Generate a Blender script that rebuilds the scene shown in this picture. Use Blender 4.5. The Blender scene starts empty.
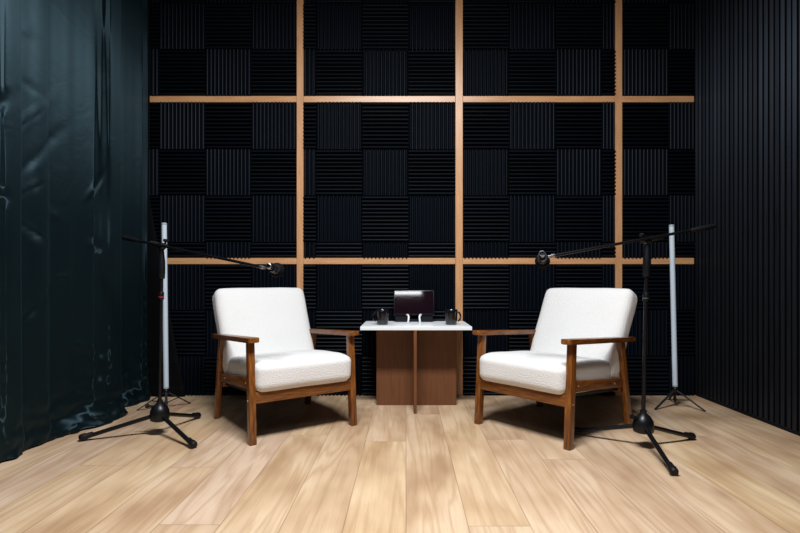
import bpy, bmesh, math, random
from mathutils import Vector, Matrix, noise
random.seed(7)
S = bpy.context.scene
C = S.collection
R = math.radians
PI = math.pi

# ------------------------------------------------------------------ room scale
CAM_H = 0.78           # lens height above the floor
FOAM_Y = 3.42          # face of the foam tiles
WALL_Y = 3.47          # wall the tiles are glued on
U = 0.006842           # metres on the foam face per photo unit


def wx(x):
    return (x - 406) * U


def wz(y):
    return CAM_H - (y - 282) * U


# ------------------------------------------------------------------ helpers
def link(name, bm, mat, parent=None, smooth=False, loc=None):
    bmesh.ops.recalc_face_normals(bm, faces=bm.faces)
    me = bpy.data.meshes.new(name)
    bm.to_mesh(me)
    bm.free()
    if smooth is True:
        for p in me.polygons:
            p.use_smooth = True
    elif smooth:
        for p in me.polygons:
            p.use_smooth = True
        me.set_sharp_from_angle(angle=R(smooth))
    o = bpy.data.objects.new(name, me)
    C.objects.link(o)
    if mat:
        me.materials.append(mat)
    if parent:
        o.parent = parent
    if loc:
        o.location = loc
    return o


def tag(o, label, cat, group=None):
    o['label'] = label
    o['category'] = cat
    if group:
        o['group'] = group
    return o


def thing(name, label, cat, loc=(0, 0, 0), rz=0, group=None):
    o = bpy.data.objects.new(name, None)
    o.empty_display_size = .1
    C.objects.link(o)
    o.location = loc
    o.rotation_euler = (0, 0, rz)
    return tag(o, label, cat, group)


def struct(name, bm, mat, smooth=False):
    o = link(name, bm, mat, None, smooth)
    o['kind'] = 'structure'
    return o


def copy_tree(o, parent=None):
    c = o.copy()
    C.objects.link(c)
    if parent:
        c.parent = parent
    for ch in list(o.children):
        copy_tree(ch, c)
    return c


def box(bm, x0, x1, y0, y1, z0, z1, bev=0, seg=2):
    M = Matrix.Translation(((x0 + x1) / 2, (y0 + y1) / 2, (z0 + z1) / 2)) @ Matrix.Diagonal((x1 - x0, y1 - y0, z1 - z0, 1))
    r = bmesh.ops.create_cube(bm, size=1, matrix=M)
    if bev:
        es = list({e for v in r['verts'] for e in v.link_edges})
        bmesh.ops.bevel(bm, geom=es, offset=bev, segments=seg, affect='EDGES', profile=.5)


def hexa(bm, a, b, bev=0, seg=2):
    """solid between two quads a and b (4 points each)"""
    va = [bm.verts.new(p) for p in a]
    vb = [bm.verts.new(p) for p in b]
    fs = [bm.faces.new(va[::-1]), bm.faces.new(vb)]
    for i in range(4):
        j = (i + 1) % 4
        fs.append(bm.faces.new((va[i], va[j], vb[j], vb[i])))
    bmesh.ops.recalc_face_normals(bm, faces=fs)
    if bev:
        es = list({e for v in va + vb for e in v.link_edges})
        bmesh.ops.bevel(bm, geom=es, offset=bev, segments=seg, affect='EDGES', profile=.5)


def bar(bm, p0, p1, w0, d0, w1=None, d1=None, bev=.003):
    """post from p0 to p1 with horizontal rectangular ends w (x) by d (y)"""
    w1 = w0 if w1 is None else w1
    d1 = d0 if d1 is None else d1

    def q(p, w, d):
        return [(p[0] - w / 2, p[1] - d / 2, p[2]), (p[0] + w / 2, p[1] - d / 2, p[2]),
                (p[0] + w / 2, p[1] + d / 2, p[2]), (p[0] - w / 2, p[1] + d / 2, p[2])]
    hexa(bm, q(p0, w0, d0), q(p1, w1, d1), bev)


def lathe(bm, prof, origin=(0, 0, 0), axis=(0, 0, 1), n=24):
    """prof: (radius, height) list along axis; closed at ends whose radius is 0"""
    q = Vector((0, 0, 1)).rotation_difference(Vector(axis).normalized())
    o = Vector(origin)
    rings = []
    for r, h in prof:
        if r < 1e-6:
            rings.append([bm.verts.new(o + q @ Vector((0, 0, h)))])
        else:
            rings.append([bm.verts.new(o + q @ Vector((r * math.cos(2 * PI * k / n), r * math.sin(2 * PI * k / n), h))) for k in range(n)])
    for a, b in zip(rings, rings[1:]):
        for k in range(n):
            l = (k + 1) % n
            if len(a) == 1 and len(b) == 1:
                continue
            if len(a) == 1:
                bm.faces.new((a[0], b[k], b[l]))
            elif len(b) == 1:
                bm.faces.new((a[k], a[l], b[0]))
            else:
                bm.faces.new((a[k], a[l], b[l], b[k]))


def rod(bm, p0, p1, r0, r1=None, n=14):
    r1 = r0 if r1 is None else r1
    p0, p1 = Vector(p0), Vector(p1)
    L = (p1 - p0).length
    lathe(bm, [(0, 0), (r0, 0), (r1, L), (0, L)], p0, p1 - p0, n)


def sweep(bm, pts, r, n=10):
    """round tube through pts"""
    pts = [Vector(p) for p in pts]
    rings = []
    for i, p in enumerate(pts):
        t = (pts[min(i + 1, len(pts) - 1)] - pts[max(i - 1, 0)]).normalized()
        a = Vector((0, 0, 1)).cross(t)
        if a.length < 1e-3:
            a = Vector((1, 0, 0)).cross(t)
        a.normalize()
        b = t.cross(a)
        rings.append([bm.verts.new(p + r * (a * math.cos(2 * PI * k / n) + b * math.sin(2 * PI * k / n))) for k in range(n)])
    for A, B in zip(rings, rings[1:]):
        for k in range(n):
            bm.faces.new((A[k], A[(k + 1) % n], B[(k + 1) % n], B[k]))
    bm.faces.new(rings[0][::-1])
    bm.faces.new(rings[-1])


def round_box(w, d, h, r, n=14, crown=(0, 0, 0), lump=0, seed=0):
    """cushion: rounded box centred on the origin, faces pushed out by crown (x, y, z)"""
    bm = bmesh.new()
    bmesh.ops.create_cube(bm, size=2)
    bmesh.ops.subdivide_edges(bm, edges=bm.edges[:], cuts=n, use_grid_fill=True)
    H = Vector((w / 2, d / 2, h / 2))
    for v in bm.verts:
        # cluster samples towards the rounded edges
        p = Vector([math.copysign(abs(c) ** .8, c) * H[i] for i, c in enumerate(v.co)])
        inner = Vector([max(-(H[i] - r), min(H[i] - r, p[i])) for i in range(3)])
        dlt = p - inner
        q = inner + dlt.normalized() * r if dlt.length > 1e-9 else p
        u = [q[i] / H[i] for i in range(3)]
        for i in range(3):
            if crown[i]:
                j, k = (i + 1) % 3, (i + 2) % 3
                q[i] += crown[i] * u[i] * (1 - u[j] ** 2) * (1 - u[k] ** 2)
        if lump:
            q += lump * noise.noise_vector(q * 7 + Vector((seed, 0, 0)))
        v.co = q
    return bm


# ------------------------------------------------------------------ materials
def lin(h):
    h = h.lstrip('#')
    c = [int(h[i:i + 2], 16) / 255 for i in (0, 2, 4)]
    return tuple(x / 12.92 if x <= .04045 else ((x + .055) / 1.055) ** 2.4 for x in c) + (1,)


def new_mat(name):
    m = bpy.data.materials.new(name)
    m.use_nodes = True
    nt = m.node_tree
    return m, nt, nt.nodes['Principled BSDF']


def simple(name, col, rough=.5, metal=0, spec=.5, bump=None, coat=0):
    m, nt, b = new_mat(name)
    b.inputs['Base Color'].default_value = col if isinstance(col, tuple) else lin(col)
    b.inputs['Roughness'].default_value = rough
    b.inputs['Metallic'].default_value = metal
    b.inputs['Specular IOR Level'].default_value = spec
    b.inputs['Coat Weight'].default_value = coat
    if bump:
        tc = nt.nodes.new('ShaderNodeTexCoord')
        n = nt.nodes.new('ShaderNodeTexNoise')
        n.inputs['Scale'].default_value = bump[0]
        n.inputs['Detail'].default_value = 4
        bp = nt.nodes.new('ShaderNodeBump')
        bp.inputs['Strength'].default_value = bump[1]
        bp.inputs['Distance'].default_value = bump[2]
        nt.links.new(tc.outputs['Object'], n.inputs['Vector'])
        nt.links.new(n.outputs['Fac'], bp.inputs['Height'])
        nt.links.new(bp.outputs['Normal'], b.inputs['Normal'])
    return m


def wood(name, c0, c1, scale, rough, grain=60, coat=0, contrast=(.3, .7)):
    """wood with grain running along the axis whose scale is small"""
    m, nt, b = new_mat(name)
    N, L = nt.nodes.new, nt.links.new
    tc = N('ShaderNodeTexCoord')
    mp = N('ShaderNodeMapping')
    mp.inputs['Scale'].default_value = scale
    n1 = N('ShaderNodeTexNoise')
    n1.inputs['Scale'].default_value = grain
    n1.inputs['Detail'].default_value = 6
    n1.inputs['Distortion'].default_value = .6
    cr = N('ShaderNodeValToRGB')
    cr.color_ramp.elements[0].position = contrast[0]
    cr.color_ramp.elements[1].position = contrast[1]
    cr.color_ramp.elements[0].color = lin(c0)
    cr.color_ramp.elements[1].color = lin(c1)
    L(tc.outputs['Object'], mp.inputs['Vector'])
    L(mp.outputs['Vector'], n1.inputs['Vector'])
    L(n1.outputs['Fac'], cr.inputs['Fac'])
    L(cr.outputs['Color'], b.inputs['Base Color'])
    bp = N('ShaderNodeBump')
    bp.inputs['Strength'].default_value = .08
    bp.inputs['Distance'].default_value = .001
    L(n1.outputs['Fac'], bp.inputs['Height'])
    L(bp.outputs['Normal'], b.inputs['Normal'])
    b.inputs['Roughness'].default_value = rough
    b.inputs['Coat Weight'].default_value = coat
    return m


def floor_material():
    m, nt, b = new_mat('oak_planks')
    N, L = nt.nodes.new, nt.links.new

    def math_(op, a, b_=None, c=None):
        n = N('ShaderNodeMath')
        n.operation = op
        for i, v in enumerate((a, b_, c)):
            if v is None:
                continue
            if isinstance(v, (int, float)):
                n.inputs[i].default_value = v
            else:
                L(v, n.inputs[i])
        return n.outputs[0]
    tc = N('ShaderNodeTexCoord')
    sp = N('ShaderNodeSeparateXYZ')
    L(tc.outputs['Object'], sp.inputs[0])
    X, Y = sp.outputs['X'], sp.outputs['Y']
    W, LEN = .199, 1.83
    px = math_('DIVIDE', X, W)
    row = math_('FLOOR', px)
    wn = N('ShaderNodeTexWhiteNoise')
    wn.noise_dimensions = '1D'
    L(math_('ADD', row, 3.37), wn.inputs['W'])
    py = math_('ADD', math_('DIVIDE', Y, LEN), math_('MULTIPLY', wn.outputs['Value'], 7.3))
    col = math_('FLOOR', py)
    cid = N('ShaderNodeCombineXYZ')
    L(row, cid.inputs[0])
    L(col, cid.inputs[1])
    wn2 = N('ShaderNodeTexWhiteNoise')
    wn2.noise_dimensions = '3D'
    L(cid.outputs[0], wn2.inputs['Vector'])
    sc = N('ShaderNodeSeparateColor')
    L(wn2.outputs['Color'], sc.inputs[0])
    # grain coordinates: shifted per plank
    gx = math_('MULTIPLY_ADD', sc.outputs[0], 11.0, X)
    gy = math_('MULTIPLY_ADD', sc.outputs[1], 17.0, Y)
    gv = N('ShaderNodeCombineXYZ')
    L(math_('MULTIPLY', gx, 1.0), gv.inputs[0])
    L(math_('MULTIPLY', gy, .075), gv.inputs[1])
    L(math_('MULTIPLY', sc.outputs[2], 9.0), gv.inputs[2])
    # broad cathedral figure
    n1 = N('ShaderNodeTexNoise')
    n1.inputs['Scale'].default_value = 7
    n1.inputs['Detail'].default_value = 3
    n1.inputs['Distortion'].default_value = .35
    L(gv.outputs[0], n1.inputs['Vector'])
    ring = math_('ABSOLUTE', math_('SUBTRACT', math_('FRACT', math_('MULTIPLY', n1.outputs['Fac'], 9.0)), .5))
    ring = math_('SMOOTH_MIN', math_('MULTIPLY', ring, 3.2), 1.0, .3)
    # fine pores
    n2 = N('ShaderNodeTexNoise')
    n2.inputs['Scale'].default_value = 120
    n2.inputs['Detail'].default_value = 4
    gv2 = N('ShaderNodeCombineXYZ')
    L(gx, gv2.inputs[0])
    L(math_('MULTIPLY', gy, .045), gv2.inputs[1])
    L(gv2.outputs[0], n2.inputs['Vector'])
    # soft darker clouds and knots
    n3 = N('ShaderNodeTexNoise')
    n3.inputs['Scale'].default_value = 5.5
    n3.inputs['Detail'].default_value = 2
    gv3 = N('ShaderNodeCombineXYZ')
    L(gx, gv3.inputs[0])
    L(math_('MULTIPLY', gy, .38), gv3.inputs[1])
    L(gv3.outputs[0], n3.inputs['Vector'])
    cr = N('ShaderNodeValToRGB')
    e = cr.color_ramp.elements
    e[0].position, e[0].color = .30, lin('#ae8e70')
    e[1].position, e[1].color = .62, lin('#d2b798')
    k = e.new(.46)
    k.color = lin('#c4a686')
    L(n3.outputs['Fac'], cr.inputs['Fac'])

    def mix(f, a, b_, mode='MIX'):
        n = N('ShaderNodeMix')
        n.data_type = 'RGBA'
        n.blend_type = mode
        for s, v in ((n.inputs[0], f), (n.inputs[6], a), (n.inputs[7], b_)):
            if isinstance(v, (int, float)):
                s.default_value = v
            elif isinstance(v, tuple):
                s.default_value = v
            else:
                L(v, s)
        return n.outputs[2]
    ringf = math_('MULTIPLY', math_('SUBTRACT', 1.0, ring), .36)
    c = mix(ringf, cr.outputs['Color'], lin('#9a7450'))
    poref = math_('MULTIPLY', math_('GREATER_THAN', n2.outputs['Fac'], .56), .10)
    c = mix(poref, c, lin('#8d6a48'))
    # knots
    vo = N('ShaderNodeTexVoronoi')
    vo.inputs['Scale'].default_value = 2.1
    vo.inputs['Randomness'].default_value = 1
    kv = N('ShaderNodeCombineXYZ')
    L(math_('MULTIPLY_ADD', n1.outputs['Fac'], .06, gx), kv.inputs[0])
    L(math_('MULTIPLY', gy, .5), kv.inputs[1])
    L(kv.outputs[0], vo.inputs['Vector'])
    kn = N('ShaderNodeMapRange')
    kn.interpolation_type = 'SMOOTHSTEP'
    kn.inputs['From Min'].default_value = .02
    kn.inputs['From Max'].default_value = .11
    kn.inputs['To Min'].default_value = .42
    kn.inputs['To Max'].default_value = 0
    L(vo.outputs['Distance'], kn.inputs['Value'])
    c = mix(kn.outputs[0], c, lin('#7d5a3c'))
    tone = math_('MULTIPLY_ADD', sc.outputs[2], .10, .92)
    tn = N('ShaderNodeCombineColor')
    L(tone, tn.inputs[0])
    L(math_('MULTIPLY_ADD', sc.outputs[2], .105, .91), tn.inputs[1])
    L(math_('MULTIPLY_ADD', sc.outputs[0], .06, .945), tn.inputs[2])
    c = mix(1.0, c, tn.outputs[0], 'MULTIPLY')
    # seams
    fx = math_('FRACT', px)
    ex = math_('MULTIPLY', math_('MINIMUM', fx, math_('SUBTRACT', 1.0, fx)), W)
    fy = math_('FRACT', py)
    ey = math_('MULTIPLY', math_('MINIMUM', fy, math_('SUBTRACT', 1.0, fy)), LEN)
    ed = math_('MINIMUM', ex, ey)
    seam = N('ShaderNodeMapRange')
    seam.inputs['From Min'].default_value = .0006
    seam.inputs['From Max'].default_value = .0022
    L(ed, seam.inputs['Value'])
    c = mix(math_('MULTIPLY', math_('SUBTRACT', 1.0, seam.outputs[0]), .5), c, lin('#5a4029'))
    L(c, b.inputs['Base Color'])
    b.inputs['Roughness'].default_value = .42
    b.inputs['Specular IOR Level'].default_value = .35
    bp = N('ShaderNodeBump')
    bp.inputs['Strength'].default_value = .25
    bp.inputs['Distance'].default_value = .001
    L(math_('MULTIPLY_ADD', n2.outputs['Fac'], .15, seam.outputs[0]), bp.inputs['Height'])
    L(bp.outputs['Normal'], b.inputs['Normal'])
    return m


M = {}
M['floor'] = floor_material()
M['foam'] = simple('black_acoustic_foam', (.0017, .0036, .0074, 1), .50, spec=.15, bump=(420, .35, .0012))
M['backing'] = simple('black_painted_wall', (.006, .006, .008, 1), .9, spec=.1)
M['felt'] = simple('black_felt', (.002, .002, .003, 1), .95, spec=.05)
M['ceiling'] = simple('black_painted_ceiling', (.004, .004, .005, 1), .95, spec=.1)
M['plain'] = simple('dark_grey_plaster', (.05, .05, .055, 1), .9, spec=.2, bump=(60, .1, .002))
M['batten_v'] = wood('pine_batten_upright', '#b6835a', '#cc9c70', (8, 8, .5), .36, 14)
M['batten_h'] = wood('pine_batten_level', '#b6835a', '#cc9c70', (.5, 8, 8), .36, 14)
M['slat'] = wood('black_stained_oak_slats', '#0c0d11', '#191b20', (6, 6, .25), .42, 20)
M['walnut'] = wood('walnut_stained_frame', '#45220a', '#8c5115', (6, 6, .5), .38, 22, coat=.15)
M['walnut_arm'] = wood('walnut_stained_arm', '#45220a', '#8c5115', (6, .5, 6), .38, 22, coat=.15)
M['walnut_rail'] = wood('walnut_stained_rail', '#45220a', '#8c5115', (.5, 6, 6), .38, 22, coat=.15)
M['boucle'] = simple('white_boucle_fabric', '#d9d7d6', .95, spec=.1, bump=(170, .55, .006))
M['table_wood'] = wood('brown_veneer', '#552f17', '#724526', (7, 7, .35), .5, 16, contrast=(.2, .8))
M['table_top'] = simple('white_laminate', '#e4e6ea', .35)
M['black_metal'] = simple('black_powder_coated_metal', (.003, .003, .004, 1), .34, spec=.32)
M['black_plastic'] = simple('black_plastic', (.003, .0035, .005, 1), .36, spec=.35)
M['rubber'] = simple('black_rubber', (.004, .004, .005, 1), .5, spec=.28)
M['foam_ball'] = simple('black_foam_windscreen', (.0045, .0045, .0055, 1), .95, spec=.1, bump=(500, .5, .002))
M['steel'] = simple('brushed_steel', (.42, .42, .44, 1), .38, metal=1)
M['chrome'] = simple('polished_aluminium', (.80, .82, .86, 1), .35, metal=.35)
M['bolt'] = simple('zinc_bolt', (.62, .56, .45, 1), .35, metal=1)
M['tube'] = simple('frosted_white_tube', '#bfccda', .35)
M['tube_cap'] = simple('pale_grey_cap', '#9aa3ab', .4)
M['grey_metal'] = simple('dark_grey_metal', (.03, .03, .034, 1), .38, metal=.5)
M['red'] = simple('red_plastic', '#b0202a', .4)
M['mug'] = simple('black_glazed_ceramic', (.004, .004, .005, 1), .2, coat=.3)
M['screen'] = simple('dark_glass_screen', (.009, .003, .006, 1), .05, spec=.6)
M['coffee'] = simple('dark_coffee', (.01, .006, .004, 1), .1)


def aniso(nt, b, amount):
    """upright threads or grain: the gloss spreads sideways"""
    b.inputs['Anisotropic'].default_value = amount
    t = nt.nodes.new('ShaderNodeTangent')
    t.direction_type = 'RADIAL'
    t.axis = 'Z'
    nt.links.new(t.outputs[0], b.inputs['Tangent'])


_n = M['slat'].node_tree
_b = _n.nodes['Principled BSDF']
aniso(_n, _b, .85)
_g = _n.nodes.new('ShaderNodeNewGeometry')
_mr = _n.nodes.new('ShaderNodeMapRange')
_mr.inputs['To Min'].default_value = .22
_mr.inputs['To Max'].default_value = .58
_n.links.new(_g.outputs['Random Per Island'], _mr.inputs['Value'])
_n.links.new(_mr.outputs[0], _b.inputs['Specular IOR Level'])
_b.inputs['Roughness'].default_value = .54
_b.inputs['Specular IOR Level'].default_value = .36
_b.inputs['Specular Tint'].default_value = lin('#c4d6f0')


def curtain_material():
    m, nt, b = new_mat('dark_teal_satin')
    N, L = nt.nodes.new, nt.links.new
    b.inputs['Base Color'].default_value = (.0009, .0036, .0050, 1)
    b.inputs['Roughness'].default_value = .56
    b.inputs['Specular IOR Level'].default_value = .62
    aniso(nt, b, .86)
    b.inputs['Specular Tint'].default_value = lin('#a8d2e4')
    b.inputs['Sheen Weight'].default_value = .05
    b.inputs['Sheen Tint'].default_value = lin('#4a8296')
    tc = N('ShaderNodeTexCoord')
    mp = N('ShaderNodeMapping')
    mp.inputs['Scale'].default_value = (300, 300, 900)
    n = N('ShaderNodeTexNoise')
    n.inputs['Scale'].default_value = 1
    n2 = N('ShaderNodeTexNoise')
    n2.inputs['Scale'].default_value = 9
    n2.inputs['Detail'].default_value = 3
    n2.inputs['Distortion'].default_value = .8
    L(tc.outputs['Object'], mp.inputs['Vector'])
    L(mp.outputs['Vector'], n.inputs['Vector'])
    L(tc.outputs['Object'], n2.inputs['Vector'])
    b1 = N('ShaderNodeBump')
    b1.inputs['Strength'].default_value = .12
    b1.inputs['Distance'].default_value = .001
    L(n.outputs['Fac'], b1.inputs['Height'])
    b2 = N('ShaderNodeBump')
    b2.inputs['Strength'].default_value = .14
    b2.inputs['Distance'].default_value = .012
    L(n2.outputs['Fac'], b2.inputs['Height'])
    L(b1.outputs['Normal'], b2.inputs['Normal'])
    L(b2.outputs['Normal'], b.inputs['Normal'])
    return m


M['curtain'] = curtain_material()
M['dark_strip'] = simple('dark_strip', (.0016, .0018, .0026, 1), .85, spec=.1, bump=(300, .2, .001))

# ------------------------------------------------------------------ the room
XL, XR, YB, YF, ZC = -1.98, 2.02, WALL_Y, -2.6, 2.95
bm = bmesh.new()
box(bm, XL - .1, XR + .1, YF - .1, YB + .1, -.1, 0)
struct('floor', bm, M['floor'])
bm = bmesh.new()
box(bm, XL - .1, XR + .1, YB, YB + .1, 0, ZC)
struct('wall_back', bm, M['backing'])
bm = bmesh.new()
box(bm, XL - .1, XL, YF, YB, 0, ZC)
struct('wall_left', bm, M['backing'])
bm = bmesh.new()
box(bm, XL - .1, XR + .1, YF - .1, YF, 0, ZC)
struct('wall_front', bm, M['plain'])
bm = bmesh.new()
box(bm, XL - .1, XR + .1, YF - .1, YB + .1, ZC, ZC + .1)
struct('ceiling', bm, M['ceiling'])
# right wall: black acoustic slat cladding on a felt backing
bm = bmesh.new()
box(bm, XR, XR + .1, YF, YB, 0, ZC)
nwall = len(bm.faces)
y = YB - .03
k = 0
while y > -1.2:
    j = random.uniform(-.0012, .0012)
    box(bm, 1.990 + j, XR + .01, y - .028, y, .018, ZC - .002, .003, 2)
    k += 1
    y -= .041 if k % 15 else .0445
wr = struct('wall_right', bm, M['slat'])
wr.data.materials.append(M['felt'])
for p in wr.data.polygons:
    if p.index < nwall or (abs(p.normal.x) < .6 and abs(p.normal.y) > .3):
        p.material_index = 1
bm = bmesh.new()
box(bm, 1.990, XR, -1.2, YB - .01, 0, .018, .002, 1)
struct('baseboard_right', bm, M['backing'])

# ------------------------------------------------------------------ battens
BV = [(296.3, 303.0, 'upright pine batten on the foam wall, the one nearest the curtain'),
      (455.6, 463.0, 'upright pine batten on the foam wall, rising behind the white-topped table'),
      (616.0, 623.0, 'upright pine batten on the foam wall, the one nearest the slat wall')]
BH = [(95.3, 101.6, 'upper'), (257.9, 264.2, 'lower')]
for a, b_, lab in BV:
    bm = bmesh.new()
    box(bm, wx(a), wx(b_), FOAM_Y + .011, WALL_Y, .0, ZC - .001, .002, 1)
    tag(link('wooden_batten', bm, M['batten_v']), lab, 'batten', 'upright pine battens')
ends = [(113, 296.3, 'between curtain and first upright batten'), (303, 455.6, 'between first and central upright battens'),
        (463, 616, 'between central and third upright battens'), (623, 695.2, 'between third upright batten and slat wall')]
for y0, y1, nm in BH:
    for x0, x1, where in ends:
        bm = bmesh.new()
        box(bm, wx(x0) + .0006, wx(x1) - .0006, FOAM_Y + .012, WALL_Y, wz(y1), wz(y0), .002, 1)
        tag(link('wooden_batten', bm, M['batten_h']), f'short level pine batten of the {nm} row, {where}', 'batten', 'level pine battens')

# ------------------------------------------------------------------ foam tiles
ORD = ['first', 'second', 'third', 'fourth', 'fifth']


def foam_tile(x0, x1, z0, z1, vertical, phase):
    """wedge foam: a slab with ridges, cut to the bay"""
    bm = bmesh.new()
    P = 46.3 * U / 12
    g = .0011
    x0, x1, z0, z1 = x0 + g, x1 - g, z0 + g, z1 - g
    a0, a1 = (x0, x1) if vertical else (z0, z1)
    prof = [(a0, WALL_Y - .001)]
    n = max(2, round((a1 - a0) / P))
    st = (a1 - a0) / n
    for i in range(n):
        a = a0 + i * st
        prof += [(a + .0012, FOAM_Y + .027), (a + st * .36, FOAM_Y + .002), (a + st * .5, FOAM_Y), (a + st * .64, FOAM_Y + .002), (a + st - .0012, FOAM_Y + .027)]
    prof.append((a1, WALL_Y - .001))
    c0, c1 = (z0, z1) if vertical else (x0, x1)
    A, B = [], []
    for a, yy in prof:
        if vertical:
            A.append(bm.verts.new((a, yy, c0)))
            B.append(bm.verts.new((a, yy, c1)))
        else:
            A.append(bm.verts.new((c0, yy, a)))
            B.append(bm.verts.new((c1, yy, a)))
    m = len(A)
    for i in range(m):
        j = (i + 1) % m
        bm.faces.new((A[i], A[j], B[j], B[i]))
    bm.faces.new(A[::-1])
    bm.faces.new(B)
    return bm


# columns per bay: (name, edges, index of the first full column parity)
bays = [('nearest curtain', [112.9, 158.8, 205, 251, 296.3], 1),
        ('left of central batten', [303, 316, 362, 408.5, 455.6], 1),
        ('right of central batten', [463, 509, 556, 602, 616], 1),
        ('beside slat wall', [623, 669, 695.2], 1)]
rows = [('upper', [-43.5, 3, 49, 95.3], 1), ('middle', [101.6, 149, 195.3, 241.9, 257.9], 0), ('lower', [264.2, 310, 356, 395.9], 0)]
# True = vertical ridges in the first column of the bay's first row of the middle band
for bi, (bname, xe, _) in enumerate(bays):
    for rname, ye, flip in rows:
        for r in range(len(ye) - 1):
            for c in range(len(xe) - 1):
                if bi == 0:
                    v = (c + r) % 2 == 1          # column 1 (158.8-205) vertical in row 0
                elif bi == 1:
                    v = (c + r) % 2 == 1
                else:
                    v = (c + r) % 2 == 1
                if flip:
                    v = v if (r % 2 == r % 2) else v
                if rname == 'upper':
                    # the row above the batten is the mirror of the row below it
                    rr = (len(ye) - 2 - r) + 1
                    v = (c + rr) % 2 == 1
                z1 = wz(ye[r])
                z0 = max(wz(ye[r + 1]), .002)
                bm = foam_tile(wx(xe[c]), wx(xe[c + 1]), z0, z1, v, 0)
                if bi == 0:
                    across = ORD[len(xe) - 2 - c] + ' left of the batten'
                else:
                    across = ORD[c] + ' across'
                sep = '' if bi == 0 else ' and'
                down = ORD[r] + ' down'
                rid = 'vertical' if v else 'level'
                lab = f'black foam tile, {rid} ridges, {down}, {across}, {rname} bay {bname}'
                tag(link('foam_tile', bm, M['foam']), lab, 'acoustic tile', 'wedge foam tiles on the back wall')

# ------------------------------------------------------------------ curtains
def curtain(name, path, folds, amp, label, seed, flare=0, ztop=2.93, zbot=.006, creases=(), mat='curtain', hem=None, group='dark teal curtains along the side'):
    """path: (x, y) floor polyline; folds along it"""
    cp = [Vector((p[0], p[1], 0)) for p in path]
    pts = []
    for i in range(len(cp) - 1):
        p0, p1, p2, p3 = cp[max(i - 1, 0)], cp[i], cp[i + 1], cp[min(i + 2, len(cp) - 1)]
        for k in range(12):
            u = k / 12
            pts.append(.5 * ((2 * p1) + (p2 - p0) * u + (2 * p0 - 5 * p1 + 4 * p2 - p3) * u * u + (3 * p1 - p0 - 3 * p2 + p3) * u ** 3))
    pts.append(cp[-1])
    seg = [0]
    for a, b_ in zip(pts, pts[1:]):
        seg.append(seg[-1] + (b_ - a).length)
    T = seg[-1]
    nu, nv = max(40, int(T / .0085)), 150
    bm = bmesh.new()
    grid = []
    for i in range(nu + 1):
        s = T * i / nu
        k = 0
        while k < len(seg) - 2 and s > seg[k + 1]:
            k += 1
        f = (s - seg[k]) / (seg[k + 1] - seg[k])
        p = pts[k].lerp(pts[k + 1], f)
        t = (pts[min(k + 2, len(pts) - 1)] - pts[max(k - 1, 0)]).normalized()
        nrm = Vector((-t.y, t.x, 0))
        if nrm.x < 0:
            nrm = -nrm
        col = []
        for j in range(nv + 1):
            z = zbot + (ztop - zbot) * (j / nv) ** 1.35
            h = z / ztop
            w = 0
            for (n_, a_, ph) in folds:
                w += a_ * math.sin(2 * PI * n_ * s / T + ph + .5 * noise.noise((s * .8, z * .5, seed)))
            w *= amp * (.75 + .5 * (1 - h))
            w += .008 * noise.noise((s * 2.2, z * .7, seed + 5))
            # slack wrinkles: strongest near the floor and at the creases
            lo = math.exp(-z / .16)
            w += lo * (.020 * noise.noise((s * 9, z * 16, seed + 9)) + .012 * noise.noise((s * 22, z * 30, seed + 2)) + .015)
            for (cs, cz, rad, aa, tilt) in creases:
                dz = (z - cz) - tilt * (s - cs)
                ds = s - cs
                w += aa * math.exp(-(dz / rad) ** 2 - (ds / (rad * 4)) ** 2)
            w += .0022 * noise.noise((s * 3, z * 2.6, seed + 20))
            if hem:
                hs = math.exp(-((s - hem[0]) / hem[1]) ** 2)
                hb = max(0, 1 - z / hem[3])
                w += hem[2] * hs * hb ** 1.5 * (1 + .9 * noise.noise((s * 17 + z * 14, z * 22, seed + 40))) 
            fl = flare * max(0, (s / T - .55) / .45) ** 2 * (max(0, 1.35 - z) / 1.35)
            q = p + nrm * w + Vector((fl, 0, 0))
            q.z = z + (.004 * math.sin(s * 23 + seed) if j == 0 else 0)
            col.append(bm.verts.new(q))
        grid.append(col)
    for i in range(nu):
        for j in range(nv):
            bm.faces.new((grid[i][j], grid[i + 1][j], grid[i + 1][j + 1], grid[i][j + 1]))
    o = link(name, bm, M[mat], None, True)
    sm = o.modifiers.new('thickness', 'SOLIDIFY')
    sm.thickness = .003
    return tag(o, label, 'curtain', group)


curtain('curtain', [(-1.80, 2.80), (-1.785, 3.10), (-1.755, 3.27), (-1.748, 3.375)], [(3.5, .004, .4), (7, .0015, 1.2)], 1,
        'dark teal satin curtain panel hanging nearest the foam wall corner', 3,
        creases=[(.2, .5, .03, .008, .3)], hem=(.42, .14, .05, .10))
curtain('curtain', [(-1.780, 2.245), (-1.752, 2.40), (-1.765, 2.52), (-1.705, 2.75), (-1.675, 2.94)], [(4.5, .0035, 1.0), (10, .001, 2.0)], 1,
        'dark teal satin curtain panel in the middle, its hem crumpled on the floor', 11,
        creases=[(.10, 1.02, .022, 0.0189, -.5), (.08, .62, .03, -0.0162, .8), (.3, .8, .015, 0.0081, .2), (.10, 1.22, .02, 0.0189, .6),
                 (.4, .45, .02, 0.0081, -.4), (.07, 1.52, .03, 0.0216, .9), (.10, 1.70, .018, -0.0162, -.2), (.06, 1.95, .02, 0.0189, .3),
                 (.25, 1.12, .012, 0.0081, -.35), (.5, .98, .010, 0.0068, -.1), (.5, 1.3, .012, 0.0081, 1.2), (.12, 1.36, .035, -0.0189, 1.0)], hem=(.50, .22, .06, .13))
curtain('curtain', [(-1.80, .35), (-1.76, .8), (-1.765, 1.5), (-1.750, 2.0), (-1.738, 2.258)], [(12.5, .006, 0), (23, .002, .7)], 1,
        'dark teal satin curtain panel at the edge of view, nearest to the viewer', 23,
        creases=[(1.80, 1.55, .02, .010, .8), (1.82, 1.15, .012, .008, -.2)])
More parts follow.
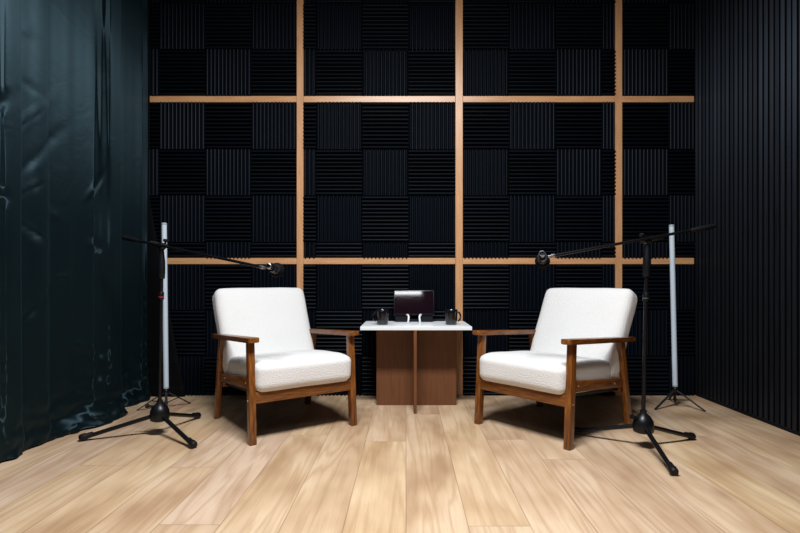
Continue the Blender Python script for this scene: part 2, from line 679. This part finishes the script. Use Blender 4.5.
curtain('curtain', [(-1.93, 3.385), (-1.83, 3.392), (-1.738, 3.385)], [(3, .004, 0)], .5,
        'narrow near-black strip hanging in the corner between teal curtain and foam tiles', 31, flare=.24, mat='dark_strip', group=None)  # near-black sheet for the dark band beside the teal curtain

# ------------------------------------------------------------------ armchairs
def make_chair(loc, rz, label):
    """local x runs along the front, y to the back; the origin is on the floor in the middle of the legs"""
    t = thing('armchair', label, 'armchair', loc, rz, 'white armchairs either side of the table')
    D = .2925
    hw = .2775
    for s in (-1, 1):
        bm = bmesh.new()
        bar(bm, (s * hw, -D, 0), (s * hw, -D + .030, .492), .034, .038, .032, .040, .004)
        leg = link('front_leg', bm, M['walnut'], t, 40)
        bm = bmesh.new()
        lathe(bm, [(0, 0), (.0055, 0), (.0055, .002), (.004, .0035), (0, .0035)], (s * (hw + .0168), -D + .013, .209), (s, 0, 0), 12)
        link('bolt', bm, M['bolt'], leg, 40)
        bm = bmesh.new()
        bar(bm, (s * (hw + .004), D - .004, 0), (s * (hw + .002), D - .092, .468), .030, .036, .030, .044, .004)
        link('rear_leg', bm, M['walnut'], t, 40)
        # arm rest: plank with rounded ends, tapering to the back, sloping down
        bm = bmesh.new()
        y0, y1 = -D - .028, D + .045
        pts = []
        nn = 6

        def arm_w(f):
            return .029 - .006 * f
        outline = []
        for k in range(nn + 1):
            a = PI / 2 * k / nn
            outline.append((arm_w(0) - .016 + .016 * math.sin(a), y0 + .016 - .016 * math.cos(a)))
        for k in range(nn + 1):
            a = PI / 2 * k / nn
            outline.append((arm_w(1) - .012 + .012 * math.cos(a), y1 - .012 + .012 * math.sin(a)))
        full = outline + [(-x, yy) for x, yy in outline[::-1]]

        def zt(yy):
            f = (yy - y0) / (y1 - y0)
            return .514 - .034 * f
        top = [bm.verts.new((s * hw + x, yy, zt(yy))) for x, yy in full]
        bot = [bm.verts.new((s * hw + x, yy, zt(yy) - .024)) for x, yy in full]
        bm.faces.new(top)
        bm.faces.new(bot[::-1])
        for i in range(len(top)):
            j = (i + 1) % len(top)
            bm.faces.new((top[i], bot[i], bot[j], top[j]))
        es = [e for e in bm.edges if (e.verts[0] in top and e.verts[1] in top) or (e.verts[0] in bot and e.verts[1] in bot)]
        bmesh.ops.bevel(bm, geom=es, offset=.004, segments=2, affect='EDGES', profile=.5)
        link('armrest', bm, M['walnut_arm'], t, 40)
        # side rail
        bm = bmesh.new()

        def q(yy, zc, hh):
            w = .010
            x = s * (hw - .004)
            return [(x - w, yy, zc - hh), (x + w, yy, zc - hh), (x + w, yy, zc + hh), (x - w, yy, zc + hh)]
        hexa(bm, q(-D + .02, .288, .027), q(D - .045, .243, .024), .002)
        rail = link('side_rail', bm, M['walnut_arm'], t, 40)
        for yy, zc in ((-D + .075, .286), (D - .16, .253)):
            bm = bmesh.new()
            lathe(bm, [(0, 0), (.0055, 0), (.0055, .002), (.004, .0035), (0, .0035)], (s * (hw + .0058), yy, zc), (s, 0, 0), 12)
            link('bolt', bm, M['bolt'], rail, 40)
    bm = bmesh.new()
    box(bm, -hw + .012, hw - .012, -D - .004, -D + .022, .193, .250, .003)
    link('front_rail', bm, M['walnut_rail'], t, 40)
    bm = bmesh.new()
    box(bm, -hw + .012, hw - .012, D - .062, D - .040, .185, .235, .003)
    link('rear_rail', bm, M['walnut_rail'], t, 40)
    # seat support board
    bm = bmesh.new()
    hexa(bm, [(-.25, -D + .02, .232), (.25, -D + .02, .232), (.25, -D + .02, .246), (-.25, -D + .02, .246)],
         [(-.25, D - .06, .196), (.25, D - .06, .196), (.25, D - .06, .21), (-.25, D - .06, .21)])
    link('seat_board', bm, M['black_plastic'], t)
    # seat cushion
    bm = round_box(.530, .478, .152, .040, 16, (.004, .003, .012), .003, 2)
    sh = math.tan(R(4.5))
    for v in bm.verts:
        x, yy, z = v.co
        f = (yy + .235) / .47
        drop = -.016 * max(0, 1 - f / .30) ** 2 * max(0, z / .076)
        v.co = Vector((x, yy - D - .026 + .235, z + .322 - sh * (yy + .235) * .8 + drop))
    link('seat_cushion', bm, M['boucle'], t, True)
    # back cushion, reclined
    bm = round_box(.560, .125, .535, .042, 16, (.004, .010, .004), .004, 8)
    th = R(26.5)
    up = Vector((0, math.sin(th), math.cos(th)))
    bk = Vector((0, math.cos(th), -math.sin(th)))
    base = Vector((0, -D + .43, .362)) - up * .095
    for v in bm.verts:
        x, yy, z = v.co
        x *= 1 - .09 * (.25 - z)
        v.co = base + Vector((x, 0, 0)) + bk * (yy + .062) + up * (z + .2675)
    link('back_cushion', bm, M['boucle'], t, True)
    return t


def chair_loc(front, ang):
    u = Vector((math.cos(ang), math.sin(ang), 0))
    v = Vector((-math.sin(ang), math.cos(ang), 0))
    return front + v * .2925


a1 = R(36.2)
make_chair(chair_loc(Vector((-.5135, 2.562, 0)), a1), a1, 'white boucle armchair with brown wooden frame, standing between the curtain and the table')
a2 = R(-49.8)
make_chair(chair_loc(Vector((.5785, 2.5435, 0)), a2), a2, 'white boucle armchair with brown wooden frame, standing between the table and the slat wall')

# ------------------------------------------------------------------ table
TX, TY = .060, 3.175
tb = thing('side_table', 'low table with white top on a crossed brown wood base between the armchairs', 'table', (TX, TY, 0))
bm = bmesh.new()
box(bm, -.331, .331, -.219, .205, .494, .516, .0025)
link('table_top', bm, M['table_top'], tb)
bm = bmesh.new()
box(bm, -.2475, .2595, -.011, .011, 0, .494, .0015, 1)
link('base_panel', bm, M['table_wood'], tb)
bm = bmesh.new()
box(bm, -.0145, .0040, -.2175, -.0112, 0, .494, .0015, 1)
box(bm, -.0145, .0040, .0112, .198, 0, .494, .0015, 1)
link('cross_panel', bm, M['table_wood'], tb)

# monitor
ZT = .516
mo = thing('monitor', 'small black flat monitor on two shiny feet at the middle of the white table', 'monitor', ((414 - 406) * .0066, 3.285, ZT))
til = R(14.5)
up = Vector((0, math.sin(til), math.cos(til)))
bk = Vector((0, math.cos(til), -math.sin(til)))


def mon(x, d, h):
    return Vector((x, 0, .047)) + bk * d + up * h


bm = bmesh.new()
hexa(bm, [mon(-.134, 0, 0), mon(.134, 0, 0), mon(.134, .018, 0), mon(-.134, .018, 0)],
     [mon(-.134, 0, .168), mon(.134, 0, .168), mon(.134, .018, .168), mon(-.134, .018, .168)], .003)
body = link('casing', bm, M['black_plastic'], mo, 40)
bm = bmesh.new()
hexa(bm, [mon(-.128, -.0012, .008), mon(.128, -.0012, .008), mon(.128, .004, .008), mon(-.128, .004, .008)],
     [mon(-.128, -.0012, .162), mon(.128, -.0012, .162), mon(.128, .004, .162), mon(-.128, .004, .162)], .0005, 1)
link('screen', bm, M['screen'], body)
for s in (-1, 1):
    bm = bmesh.new()
    x = s * .036
    pts = [(x + s * .012, -.002, .049), (x + s * .003, -.006, .047), (x - s * .001, -.011, .036), (x, -.016, .018), (x + s * .002, -.022, .006), (x + s * .004, -.030, .0045)]
    sweep(bm, pts, .0070, 10)
    link('foot', bm, M['chrome'], mo, True)
bm = bmesh.new()
box(bm, -.125, -.040, .012, .062, 0, .044, .003)
box(bm, .040, .125, .012, .062, 0, .044, .003)
box(bm, -.0401, .0401, .030, .062, 0, .020, .003)
link('base', bm, M['black_plastic'], mo)


def make_mug(x, y, s, label):
    t = thing('mug', label, 'mug', (x, y, ZT), 0, 'black mugs on the table')
    bm = bmesh.new()
    lathe(bm, [(0, .0), (.030, 0), (.034, .003), (.0375, .03), (.0395, .070), (.040, .0925), (.0385, .094), (.037, .0925), (.0355, .06), (.033, .008), (0, .006)], n=36)
    link('cup', bm, M['mug'], t, 50)
    bm = bmesh.new()
    pts = []
    for k in range(13):
        a = R(-75 + 150 * k / 12)
        pts.append((s * (.036 + .022 * math.cos(a)), 0, .050 + .030 * math.sin(a)))
    sweep(bm, pts, .0055, 10)
    link('handle', bm, M['mug'], t, True)
    return t


make_mug(-.146, 3.10, -1, 'black mug on the white table top, nearer the left armchair, handle pointing left')
make_mug(.280, 3.10, 1, 'black mug on the white table top, nearer the right armchair, handle pointing right')

# ------------------------------------------------------------------ microphone stands
def mic_stand(base, feet, joint, tip, tail, label, marker=None):
    bx, by = base
    t = thing('microphone_stand', label, 'microphone stand', (bx, by, 0), 0, 'black boom microphone stands')
    O = Vector((bx, by, 0))
    bm = bmesh.new()
    lathe(bm, [(0, .072), (.030, .072), (.044, .078), (.047, .09), (.047, .108), (.044, .128), (.034, .147), (.020, .160), (.015, .164), (.015, .178), (0, .178)], n=28)
    hub = link('hub', bm, M['black_plastic'], t, 50)
    bm = bmesh.new()
    lathe(bm, [(0, 0), (.007, 0), (.007, .02), (.011, .022), (.011, .034), (0, .036)], (-.030, -.01, .147), (-1, -.1, .15), 14)
    link('locking_knob', bm, M['rubber'], hub, 40)
    for f in feet:
        d = Vector((f[0] - bx, f[1] - by, 0))
        n = d.normalized()
        p0 = n * .030 + Vector((0, 0, .100))
        p1 = Vector((d.x, d.y, .017))
        ax = (p1 - p0).normalized()
        bm = bmesh.new()
        rod(bm, p0, p1, .0105, .0105, 16)
        leg = link('leg', bm, M['black_metal'], t, 40)
        bm = bmesh.new()
        st = p1 - ax * .040
        lathe(bm, [(0, 0), (.0125, 0), (.0135, .006), (.0145, .028), (.0175, .034), (.0178, .052), (.0145, .059), (0, .060)], st, ax, 20)
        zmin = min(v.co.z for v in bm.verts)
        for v in bm.verts:
            v.co.z -= zmin
        link('rubber_foot', bm, M['rubber'], leg, 50)
    J = Vector(joint) - O
    top = Vector((J.x, J.y, J.z - .022))
    foot = Vector((0, 0, .17))
    bm = bmesh.new()
    rod(bm, foot, top, .0095, .0095, 18)
    pole = link('pole', bm, M['black_metal'], t, 40)
    # grip clutch below the joint
    ax = (top - foot).normalized()
    bm = bmesh.new()
    s0 = top - ax * .150
    lathe(bm, [(0, 0), (.0155, 0), (.0175, .008), (.0185, .05), (.0175, .09), (.013, .125), (.0125, .14), (0, .14)], s0, ax, 20)
    link('clutch', bm, M['black_plastic'], pole, 50)
    bm = bmesh.new()
    s1 = foot + ax * .52
    lathe(bm, [(0, 0), (.013, 0), (.014, .004), (.014, .034), (.012, .04), (0, .04)], s1, ax, 18)
    link('height_collar', bm, M['black_plastic'], pole, 40)
    bm = bmesh.new()
    lathe(bm, [(0, 0), (.0146, 0), (.0146, .004), (0, .004)], s1 + ax * .012, ax, 18)
    link('marker_ring', bm, marker or M['steel'], pole, 40)
    # boom
    P0, P1 = Vector(tail) - O, Vector(tip) - O
    d = (P1 - P0).normalized()
    bm = bmesh.new()
    rod(bm, P0 + d * .05, P1, .0068, .0068, 14)
    boom = link('boom', bm, M['black_metal'], t, 40)
    bm = bmesh.new()
    lathe(bm, [(0, 0), (.008, .001), (.0125, .010), (.0125, .075), (.0095, .115), (.0085, .120), (0, .12)], P0, d, 18)
    link('counterweight', bm, M['rubber'], boom, 50)
    bm = bmesh.new()
    lathe(bm, [(0, 0), (.0105, 0), (.0115, .004), (.0115, .10), (.009, .11), (0, .11)], J - d * .075, d, 16)
    link('boom_sleeve', bm, M['grey_metal'], boom, 40)
    # clamp joint
    bm = bmesh.new()
    q = d.cross(Vector((0, 0, 1))).normalized()
    lathe(bm, [(0, 0), (.016, 0), (.018, .004), (.018, .026), (.016, .03), (0, .03)], J - q * .015 + Vector((0, 0, -.006)), q, 20)
    rod(bm, J + Vector((0, 0, -.03)), J + Vector((0, 0, .002)), .012, .014)
    clamp = link('clamp', bm, M['black_plastic'], t, 40)
    bm = bmesh.new()
    kb = J + d * .022
    un = q.cross(d).normalized()
    if un.z < 0:
        un = -un
    rod(bm, kb, kb + un * .022, .005)
    lathe(bm, [(0, 0), (.010, 0), (.012, .003), (.012, .012), (.009, .015), (0, .015)], kb + un * .02, un, 16)
    link('thumb_screw', bm, M['rubber'], clamp, 40)
    # threaded steel tip
    bm = bmesh.new()
    lathe(bm, [(0, 0), (.0085, 0), (.0095, .003), (.0095, .018), (.006, .020), (.006, .034), (0, .034)], P1 - d * .006, d, 16)
    link('threaded_tip', bm, M['steel'], boom, 40)
    return t, P1 + d * .028 + O


def microphone(head, tail_dir, clip_at, label):
    """foam ball head, steel ring, body and the swivel clip it is carried by"""
    h = Vector(head)
    t = thing('microphone', label, 'microphone', h, 0, 'black microphones on the boom stands')
    a = Vector(tail_dir).normalized()
    bm = bmesh.new()
    prof = [(0, -.036)]
    for k in range(1, 12):
        th = PI * k / 12
        prof.append((.0355 * math.sin(th), -.036 * math.cos(th)))
    prof.append((.014, .0355))
    prof.append((0, .0345))
    lathe(bm, prof, (0, 0, 0), a, 32)
    link('windscreen', bm, M['foam_ball'], t, True)
    bm = bmesh.new()
    lathe(bm, [(0, .028), (.0215, .028), (.0225, .031), (.0225, .037), (.0205, .040), (0, .040)], (0, 0, 0), a, 24)
    link('ring', bm, M['grey_metal'], t, 40)
    bm = bmesh.new()
    lathe(bm, [(0, .038), (.0185, .038), (.0170, .060), (.0125, .130), (.0118, .146), (0, .146)], (0, 0, 0), a, 24)
    link('handle', bm, M['black_metal'], t, 40)
    bm = bmesh.new()
    lathe(bm, [(.0095, .140), (.0128, .140), (.0128, .150), (.0100, .152), (.0095, .140)], (0, 0, 0), a, 24)
    link('connector_ring', bm, M['steel'], t, 40)
    bm = bmesh.new()
    c = a * .085
    lathe(bm, [(.0168, -.016), (.0205, -.016), (.0205, .016), (.0160, .016), (.0168, -.016)], c, a, 22)
    link('clip', bm, M['rubber'], t, 40)
    return t


mic_stand((1.115, 2.349), [(.852, 2.562), (1.406, 2.468), (1.079, 2.021)], (1.134, 2.349, .978),
                  (.682, 2.312, .902), (1.452, 2.349, 1.043),
                  'black tripod microphone boom stand in front of the slat wall, beside the armchair')
microphone((.651, 2.385, .880), (-.039, -.135, .027), None, 'black ball-headed microphone over the armchair by the slat wall')

mic_stand((-1.256, 2.550), [(-1.580, 2.453), (-1.003, 2.349), (-1.190, 2.847)], (-1.246, 2.550, .968),
          (-.672, 2.315, .850), (-1.490, 2.63, 1.015),
          'black tripod microphone boom stand in front of the teal curtain', M['red'])
microphone((-.617, 2.39, .837), (0, -.97, .10), None, 'black ball-headed microphone over the armchair by the curtain')

# ------------------------------------------------------------------ light tubes on small tripods
def light_tube(base, feet, zb, zt, lean, label):
    bx, by = base
    t = thing('light_tube', label, 'light tube', (bx, by, 0), 0, 'unlit white light tubes on floor stands')
    top = Vector((lean, 0, zt))
    bot = Vector((0, 0, zb))
    ax = (top - bot).normalized()
    bm = bmesh.new()
    L = (top - bot).length
    lathe(bm, [(0, .012), (.0152, .012), (.0152, L - .012), (0, L - .012)], bot, ax, 24)
    tube = link('tube', bm, M['tube'], t, 40)
    for z in (0, L - .012):
        bm = bmesh.new()
        lathe(bm, [(0, z), (.0148, z), (.0158, z + .002), (.0158, z + .011), (.0148, z + .0125), (0, z + .0125)], bot, ax, 24)
        link('end_cap', bm, M['tube_cap'], tube, 40)
    bm = bmesh.new()
    rod(bm, (0, 0, .030), bot, .0065, .0065, 14)
    stem = link('stem', bm, M['black_metal'], t, 40)
    bm = bmesh.new()
    lathe(bm, [(0, 0), (.011, 0), (.014, .004), (.014, .022), (.010, .028), (0, .028)], (0, 0, zb - .034), (0, 0, 1), 18)
    link('leg_collar', bm, M['black_plastic'], stem, 40)
    bm = bmesh.new()
    lathe(bm, [(0, 0), (.010, 0), (.012, .003), (.012, .014), (0, .016)], (0, 0, .034), (0, 0, 1), 16)
    link('slider', bm, M['black_plastic'], stem, 40)
    for f in feet:
        d = Vector((f[0] - bx, f[1] - by, 0))
        n = d.normalized()
        s = Vector((-n.y, n.x, 0))
        p0 = n * .011 + Vector((0, 0, zb - .022))
        p1 = Vector((d.x, d.y, .004))
        bm = bmesh.new()
        ax2 = (p1 - p0).normalized()
        upv = s.cross(ax2).normalized()

        def q(p, w, h):
            return [p - s * w - upv * h, p + s * w - upv * h, p + s * w + upv * h, p - s * w + upv * h]
        hexa(bm, q(p0, .0065, .0032), q(p1, .0065, .0032), .001, 1)
        mn = min(v.co.z for v in bm.verts)
        for v in bm.verts:
            v.co.z -= mn * (1 - v.co.z / (zb))
        leg = link('leg', bm, M['grey_metal'], t)
        bm = bmesh.new()
        m0 = p0.lerp(p1, .48)
        rod(bm, m0, n * .010 + Vector((0, 0, .042)), .003, .003, 8)
        link('brace', bm, M['black_metal'], leg)
    return t


light_tube((-1.468, 3.06), [(-1.632, 3.035), (-1.383, 3.205), (-1.395, 2.915)], .128, 1.141, -.012,
           'white unlit light tube on a small tripod by the curtain')
light_tube((1.690, 3.140), [(1.517, 3.047), (1.800, 3.005), (1.745, 3.315)], .123, 1.139, -.022,
           'white unlit light tube on a small tripod by the slat wall')

# ------------------------------------------------------------------ light
def area(name, loc, target, sx, sy, power, col=(1, 1, 1), spread=180):
    l = bpy.data.lights.new(name, 'AREA')
    l.shape = 'RECTANGLE'
    l.size, l.size_y = sx, sy
    l.energy = power
    l.color = col
    l.spread = R(spread)
    o = bpy.data.objects.new(name, l)
    C.objects.link(o)
    o.location = loc
    d = Vector(target) - Vector(loc)
    o.rotation_euler = d.to_track_quat('-Z', 'Y').to_euler()
    return o


area('ceiling_lamp', (0, 1.25, 2.80), (0, 1.45, 0), 1.2, .30, 150, (.95, .98, 1))
area('fill_lamp_behind', (-.36, -.65, 2.80), (-.36, -.65, 0), 1.2, .10, 11, (.95, .98, 1))  # added behind the camera for fill and the bar reflected in the monitor

w = bpy.data.worlds.new('World')
S.world = w
w.use_nodes = True
w.node_tree.nodes['Background'].inputs[0].default_value = (.5, .55, .65, 1)
w.node_tree.nodes['Background'].inputs[1].default_value = .003

# ------------------------------------------------------------------ camera
cd = bpy.data.cameras.new('camera')
cam = bpy.data.objects.new('camera', cd)
C.objects.link(cam)
cam.location = (0, 0, CAM_H)
cam.rotation_euler = (PI / 2, 0, 0)
cd.sensor_width = 36
cd.lens = 500 / 800 * 36
cd.shift_x = -6 / 800
cd.shift_y = (282 - 266.5) / 800
cd.clip_start = .02
S.camera = cam

S.view_settings.view_transform = 'Standard'
S.view_settings.look = 'None'
S.view_settings.gamma = 1
S.view_settings.use_curve_mapping = False
S.view_settings.exposure = 0
